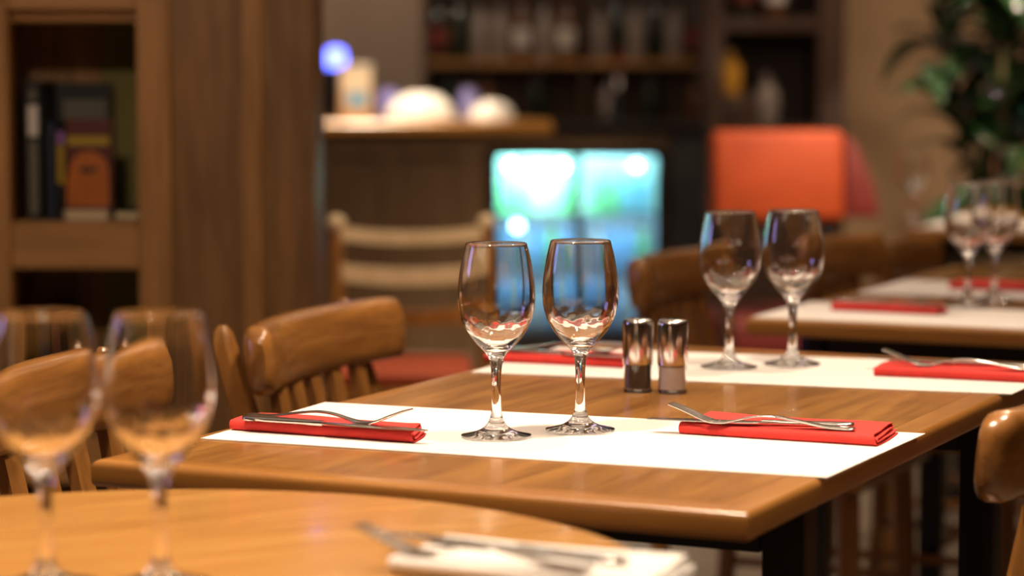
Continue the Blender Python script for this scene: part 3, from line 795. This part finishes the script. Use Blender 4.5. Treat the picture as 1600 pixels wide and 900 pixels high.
for i, (q, x) in enumerate(seq):
    m, nm, r, h = defs[q]
    bottle('%s bottle, %s from the left on the lower shelf of the back bar' % (nm, ORD[i]), (x, 11.58 - .03 * (i % 2), 1.2155), r, h, m, 'bottles on the lower back bar shelf', .33, 'redlabel' if q == 0 and i % 3 == 0 else ('whitelabel' if q == 2 else None))
seq = [(0, -.30), (2, -.12), (0, .12), (1, .46), (0, .66), (2, .88)]
for i, (q, x) in enumerate(seq):
    m, nm, r, h = defs[q]
    bottle('short %s bottle, %s from the left on the back bar worktop' % (nm, ORD[i]), (x, 11.55, .9355), r, h * .72, m, 'bottles on the back bar worktop', .33)
t = thing('espresso_machine', 'dark coffee machine behind the left end of the bar', 'coffee machine', (-1.0, 11.545, .9356))
t.scale = (.92, .88, 1)
obj('body', B((0, 0, .16), (.34, .30, .30), .02), 'black', t)
obj('top_tray', B((0, 0, .325), (.32, .28, .02), .004), 'steel', t)
obj('group_head', lathe(bmesh.new(), [(0, .17), (.03, .17), (.03, .22), (0, .22)], 16, (0, -.17, 0)), 'steel', t)

# dark cabinet between bar and beige wall
t = thing('display_cabinet', 'tall dark brown cabinet with open niches behind the orange chair', 'cabinet', (.975, 9.0, 0))
hw = .255
cbox('side_panel', -hw, -hw + .06, 0, .45, 0, 2.3, 'darkwood')
cbox('side_panel', hw - .10, hw, 0, .45, 0, 2.3, 'darkwood')
cbox('back_panel', -hw + .06, hw - .10, .42, .45, 0, 2.3, 'darkwood')
for z in (.0, .90, 1.30, 1.75, 2.25): cbox('shelf', -hw + .06, hw - .10, .01, .42, z, z + .05, 'darkwood')
cbox('lower_door', -hw + .062, hw - .102, -.0, .02, .06, .89, 'darkwood')
bottle('squat amber bottle in the niche of the dark cabinet', (.815, 9.14, .9505 + .11), .046, .17, 'amber', 'bottles in the dark cabinet', .3)
o = obj('wooden_riser', B((.84, 9.17, .9505 + .055), (.15, .16, .108), .004), 'darkwood'); tag(o, 'small dark riser under the amber bottle in the cabinet', 'riser')
bottle('pale bottle lying low beside the amber one in the cabinet', (.955, 9.14, .9505), .046, .19, 'pbottle', 'bottles in the dark cabinet', .3)
bottle('dark bottle in the upper niche of the dark cabinet', (.86, 9.14, 1.3505), .042, .31, 'dbottle', 'bottles in the dark cabinet', .33, 'redlabel')
bottle('brown bottle in the upper niche of the dark cabinet', (.98, 9.14, 1.3505), .042, .30, 'brbottle', 'bottles in the dark cabinet', .33, 'whitelabel')

# ------------------------------------------------------------ plant at the right
t = thing('potted_plant', 'tall leafy dark green plant in front of the beige wall at the right', 'plant', (1.48, 7.1, 0))
obj('pot', lathe(bmesh.new(), [(0, 0), (.13, 0), (.17, .28), (.18, .28), (.18, .31), (.165, .31), (.16, .27), (0, .27)], 28), 'pot', t)
obj('soil', lathe(bmesh.new(), [(0, .272), (.155, .272), (.155, .285), (0, .29)], 20), 'soil', t)
stems = []
for k in range(5):
    a = k * 1.26; pts = [(.04 * math.cos(a), .04 * math.sin(a), .28)]
    for q in range(1, 7):
        rr = .04 + .03 * q * (1 + .35 * (k % 3)); pts.append((rr * math.cos(a + .1 * q), rr * math.sin(a + .1 * q), .28 + q * (.27 + .02 * (k % 2))))
    obj('stem', tube(bmesh.new(), pts, [.012 - .0013 * q for q in range(7)], 8), 'stem', t); stems.append(pts)
def leaf_bm():
    L, Wd = .24, .048; n = 9; rings = []
    bm = bmesh.new(); rows = []
    for i in range(n + 1):
        u = i / n; wd = Wd * math.sin(math.pi * u ** .8) ** .8 if 0 < u < 1 else .0015
        x = L * u; z = .05 * math.sin(u * 2.2) - .10 * u * u
        rows.append([bm.verts.new((x, -wd, z + wd * .35)), bm.verts.new((x, 0, z)), bm.verts.new((x, wd, z + wd * .35))])
    for a, b in zip(rows, rows[1:]):
        for q in (0, 1): bm.faces.new((a[q], a[q + 1], b[q + 1], b[q]))
    return bm
leaf0 = obj('leaf', leaf_bm(), 'leaf', t)
mod = leaf0.modifiers.new('s', 'SOLIDIFY'); mod.thickness = .0012
rnd = random.Random(11); first = True; N = 290
for i in range(N):
    pts = stems[i % 5]; u = rnd.uniform(1.4, 6); q = int(min(5, u)); f = u - q
    p = Vector(pts[q]).lerp(Vector(pts[min(6, q + 1)]), f)
    lf = leaf0 if first else leaf0.copy()
    if not first: COL.objects.link(lf); lf.parent = t
    first = False
    lf.location = p; lf.rotation_euler = (rnd.uniform(-.4, .4), rnd.uniform(-.7, .35), rnd.uniform(0, 6.283)); s = rnd.uniform(.75, 1.25); lf.scale = (s, s, s)
